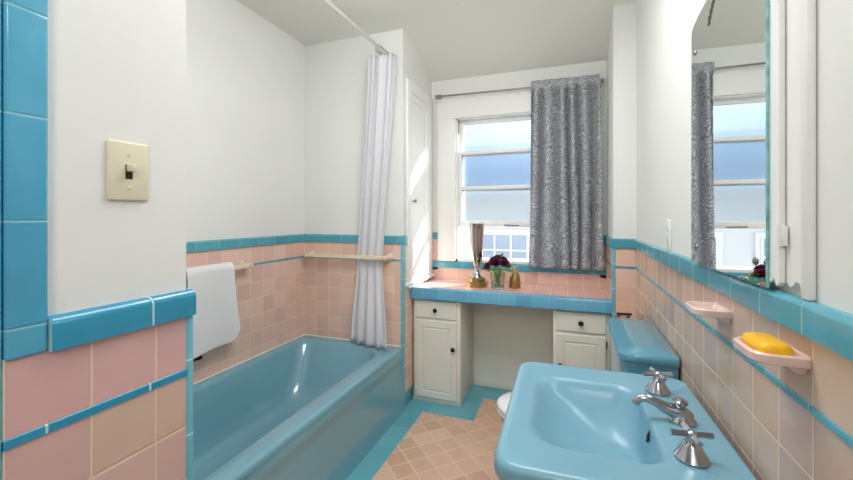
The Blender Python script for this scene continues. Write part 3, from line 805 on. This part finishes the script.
# ------------------------------------------------------------------ counter ornaments
CT = .8285
t = thing('trophy_cup', 'tall slim silver trophy cup on a gold base, leftmost on the counter', 'trophy', (-.655, 2.87, CT))
def octa(r, z): return [(-.655+r*math.cos(2*PI*i/8+PI/8), 2.87+r*math.sin(2*PI*i/8+PI/8), z) for i in range(8)]
obj('base', loft(BM(), [octa(.080, CT), octa(.080, CT+.030), octa(.074, CT+.034), octa(.066, CT+.036), octa(.064, CT+.060), octa(.056, CT+.066), octa(.040, CT+.068)], True, True), 'gold', t, angle=20)
bm = BM(); lathe(bm, [(.046, .066), (.044, .074), (.026, .092), (.017, .112), (.015, .124), (.021, .130), (.015, .136)], (-.655, 2.87, CT), 24); obj('stem', bm, 'chrome', t)
bm = BM(); lathe(bm, [(.012, .134), (.020, .145), (.032, .172), (.041, .205), (.046, .25), (.049, .32), (.052, .40), (.056, .455), (.059, .463), (.056, .465), (.050, .40), (.046, .30), (.038, .20), (.01, .16)], (-.655, 2.87, CT), 36); obj('cup', bm, 'rosechrome', t)
VX, VY = -.495, 2.835
t = thing('glass_vase', 'clear glass tumbler vase holding the dark flowers', 'vase', (VX, VY, CT))
bm = BM(); lathe(bm, [(.040, 0), (.044, .002), (.048, .06), (.052, .115), (.0515, .117), (.049, .116), (.045, .06), (.040, .012), (.01, .010)], (VX, VY, CT), 36); obj('glass', bm, 'clearglass', t)
t = thing('flower_bouquet', 'bouquet of dark burgundy flowers with green leaves in the glass vase', 'flowers', (VX, VY, CT+.015))
def blossom(c, r, up, mat):
    bm = BM(); up = Vector(up).normalized()
    Q = Vector((0, 0, 1)).rotation_difference(up).to_matrix().to_4x4()
    M = Matrix.Translation(c) @ Q
    for ly, (n, tilt, k) in enumerate(((9, 12, 1.0), (8, 32, .9), (7, 52, .75), (5, 72, .55))):
        for i in range(n):
            a = 2*PI*i/n+ly*.35+random.uniform(-.1, .1)
            Mp = M @ Matrix.Rotation(a, 4, 'Z') @ Matrix.Rotation(-R(tilt+random.uniform(-6, 6)), 4, 'Y')
            g = {}
            for s in range(4):
                for w in range(-1, 2):
                    ss = s/3; wd_ = r*k*.42*math.sin(PI*(.18+.70*ss))
                    g[s, w] = bm.verts.new(Mp @ Vector((r*k*ss, wd_*w, r*.14*abs(w)+r*.22*ss*ss)))
            for s in range(3):
                for w in (-1, 0): bm.faces.new((g[s, w], g[s+1, w], g[s+1, w+1], g[s, w+1]))
    return obj('blossom', bm, mat, t)
top = CT+.135
for dx, dy, dz, r, m in ((-.055, -.02, .015, .045, 'petal'), (-.005, -.045, .045, .046, 'petal'), (.045, -.01, .035, .044, 'petal'), (-.03, .03, .055, .042, 'petal'), (.03, .04, .060, .040, 'petal'), (.07, .025, .02, .034, 'petalpale'), (.0, .0, .075, .034, 'petal')):
    blossom((VX+dx, VY+dy, top+dz), r, (dx*7, dy*7-.3, .6), m)
def leaf(p, d, L, W):
    bm = BM(); p = Vector(p); d = Vector(d).normalized(); s = d.cross(Vector((0, 0, 1))).normalized()
    g = {}
    for i in range(9):
        k = i/8; c = p+d*L*k+Vector((0, 0, -.35*L*k*k)); w = W*math.sin(PI*min(1, k*.96+.04))**.8
        for j in (-1, 0, 1): g[i, j] = bm.verts.new(c+s*w*j+Vector((0, 0, .25*w*abs(j))))
    for i in range(8):
        for j in (-1, 0): bm.faces.new((g[i, j], g[i+1, j], g[i+1, j+1], g[i, j+1]))
    return obj('leaf', bm, 'leaf', t)
for p, d, L, W in (((-.02, -.04, -.005), (-.5, -1, .35), .075, .024), ((.02, -.055, .015), (.5, -1, .5), .10, .034), ((-.01, -.06, .02), (-.1, -1, .5), .08, .03), ((.07, -.02, .03), (1, -.4, .8), .07, .026), ((-.06, -.02, .05), (-.7, -.3, 1), .05, .014), ((.03, -.02, .09), (.3, -.2, 1.3), .05, .014), ((.05, -.01, .01), (1, -.35, .45), .095, .026), ((-.05, 0, .0), (-1, -.1, .5), .075, .02), ((.03, .03, .03), (.7, .6, .9), .085, .02), ((-.02, .03, .06), (-.3, .5, 1.2), .06, .014), ((.0, -.05, .01), (.05, -1, .1), .075, .026), ((.06, -.02, .0), (.9, -.7, .1), .085, .024), ((.02, .0, .085), (.2, .1, 1.3), .05, .012)):
    leaf((VX+p[0], VY+p[1], top+p[2]), d, L, W)
for k in range(6):
    a = 2*PI*k/6; bm = BM(); tube(bm, [(VX+.02*math.cos(a+2), VY+.02*math.sin(a+2), CT+.016), (VX+.022*math.cos(a), VY+.022*math.sin(a), CT+.11), (VX+.035*math.cos(a), VY+.035*math.sin(a), top+.02)], .0028, 6); obj('stem', bm, 'leaf', t)
t = thing('gold_jar', 'small gold bell-shaped jar with a clear top, right of the flowers', 'jar', (-.383, 2.905, CT))
bm = BM(); lathe(bm, [(.040, 0), (.042, .004), (.042, .012), (.040, .05), (.036, .085), (.028, .100), (.020, .106)], (-.383, 2.905, CT), 28); obj('body', bm, 'gold', t)
bm = BM(); lathe(bm, [(.018, .104), (.019, .118), (.026, .128), (.027, .136), (.020, .146), (.012, .152), (.004, .154)], (-.383, 2.905, CT), 24); obj('stopper', bm, 'rosechrome', t)

# ------------------------------------------------------------------ outside
struct(box('ground', -14, 14, 3.4, 20, -2.7, -2.5, 'grass'))
t = thing('neighbor_house', 'white house with paned window seen outside through the window', 'house', (-1, 6.4, -2.5))
box('wall', -7, 5.5, 6.4, 9.5, -2.5, 1.72, 'housewall', t)
bm = BM(); pr = [(6.15, 1.70), (6.15, 1.82), (9.0, 3.0), (9.6, 3.0), (9.6, 1.70)]
extrude_profile(bm, pr, -7.3, 5.8, lambda a, b, s: (s, a, b)); obj('roof', bm, 'houseroof', t, smooth=False)
box('gutter', -7.3, 5.8, 6.05, 6.16, 1.68, 1.80, 'housewhite', t, .02)
def house_window(x0, nx, z1, nz, p=.26):
    x1 = x0+nx*p; z0 = z1-nz*p
    bm = BM(); add_box(bm, x0-.07, x1+.07, 6.36, 6.41, z0-.07, z1+.07)
    w = obj('window', bm, 'housewhite', t, smooth=False)
    box('pane', x0, x1, 6.352, 6.362, z0, z1, 'houseglass', w)
    bm = BM()
    for i in range(nx+1): add_box(bm, x0+i*p-.014, x0+i*p+.014, 6.342, 6.358, z0, z1)
    for i in range(nz+1): add_box(bm, x0, x1, 6.343, 6.357, z0+i*p-.014, z0+i*p+.014)
    obj('muntin', bm, 'housewhite', w, smooth=False)
house_window(-1.42, 3, 1.06, 4); house_window(-2.45, 2, 1.06, 4); house_window(.1, 3, 1.06, 4)

# ------------------------------------------------------------------ light
w = bpy.data.worlds.new('World'); sc.world = w; w.use_nodes = True
N = w.node_tree.nodes; L = w.node_tree.links; N.clear()
out = N.new('ShaderNodeOutputWorld'); bg = N.new('ShaderNodeBackground'); L.new(bg.outputs[0], out.inputs[0])
tc = N.new('ShaderNodeTexCoord'); sx = N.new('ShaderNodeSeparateXYZ'); L.new(tc.outputs['Generated'], sx.inputs[0])
cr = N.new('ShaderNodeValToRGB'); e = cr.color_ramp.elements
e[0].position = 0; e[0].color = lin((240, 243, 248)); e[1].position = .6; e[1].color = lin((158, 194, 234))
x = e.new(.18); x.color = lin((226, 236, 248)); x = e.new(.36); x.color = lin((200, 218, 241))
L.new(sx.outputs['Z'], cr.inputs[0]); L.new(cr.outputs[0], bg.inputs['Color'])
bg.inputs['Strength'].default_value = 2.2

def light(name, kind, loc, energy, rgb=(1, 1, 1), size=1, size_y=None, target=None):
    d = bpy.data.lights.new(name, kind); d.energy = energy; d.color = rgb
    if kind == 'AREA':
        d.size = size
        if size_y: d.shape = 'RECTANGLE'; d.size_y = size_y
    o = bpy.data.objects.new(name, d); COL.objects.link(o); o.location = loc
    if target: o.rotation_euler = (Vector(target)-Vector(loc)).to_track_quat('-Z', 'Y').to_euler()
    return o
light('overhead_light', 'AREA', (-.30, 1.35, 2.64), 21, (1, .992, .985), .8, None, (-1.0, 1.5, 0))  # unseen overhead light, added and tilted away from the right wall
p = light('overhead_fill', 'POINT', (-.62, 1.35, 2.28), 15.5, (1, .992, .98)); p.data.shadow_soft_size = .16  # added point fill that lifts the ceiling and tub alcove
light('pier_fill', 'AREA', (.12, -.85, 2.2), 10.5, (1, .995, .99), .4, .6, (-.9, 1.6, 1.0))  # added fill behind the camera, brightens the pier and grazes the right wall
s = light('sun', 'SUN', (3, 6, 6), 16, (1, .95, .88), 1, None, None); s.data.angle = R(.6)
s.rotation_euler = Vector((-.80, -.50, -.36)).to_track_quat('-Z', 'Y').to_euler()

# ------------------------------------------------------------------ camera
cam = bpy.data.cameras.new('camera'); co = bpy.data.objects.new('camera', cam); COL.objects.link(co)
co.location = (0, 0, H); co.rotation_euler = (PI/2, 0, R(20.2))
cam.sensor_width = 36; cam.lens = 392/853*36; cam.shift_y = -24/853; cam.clip_start = .02
sc.camera = co
sc.view_settings.view_transform = 'Standard'; sc.view_settings.look = 'None'
sc.view_settings.exposure = 0; sc.view_settings.gamma = 1; sc.view_settings.use_curve_mapping = False
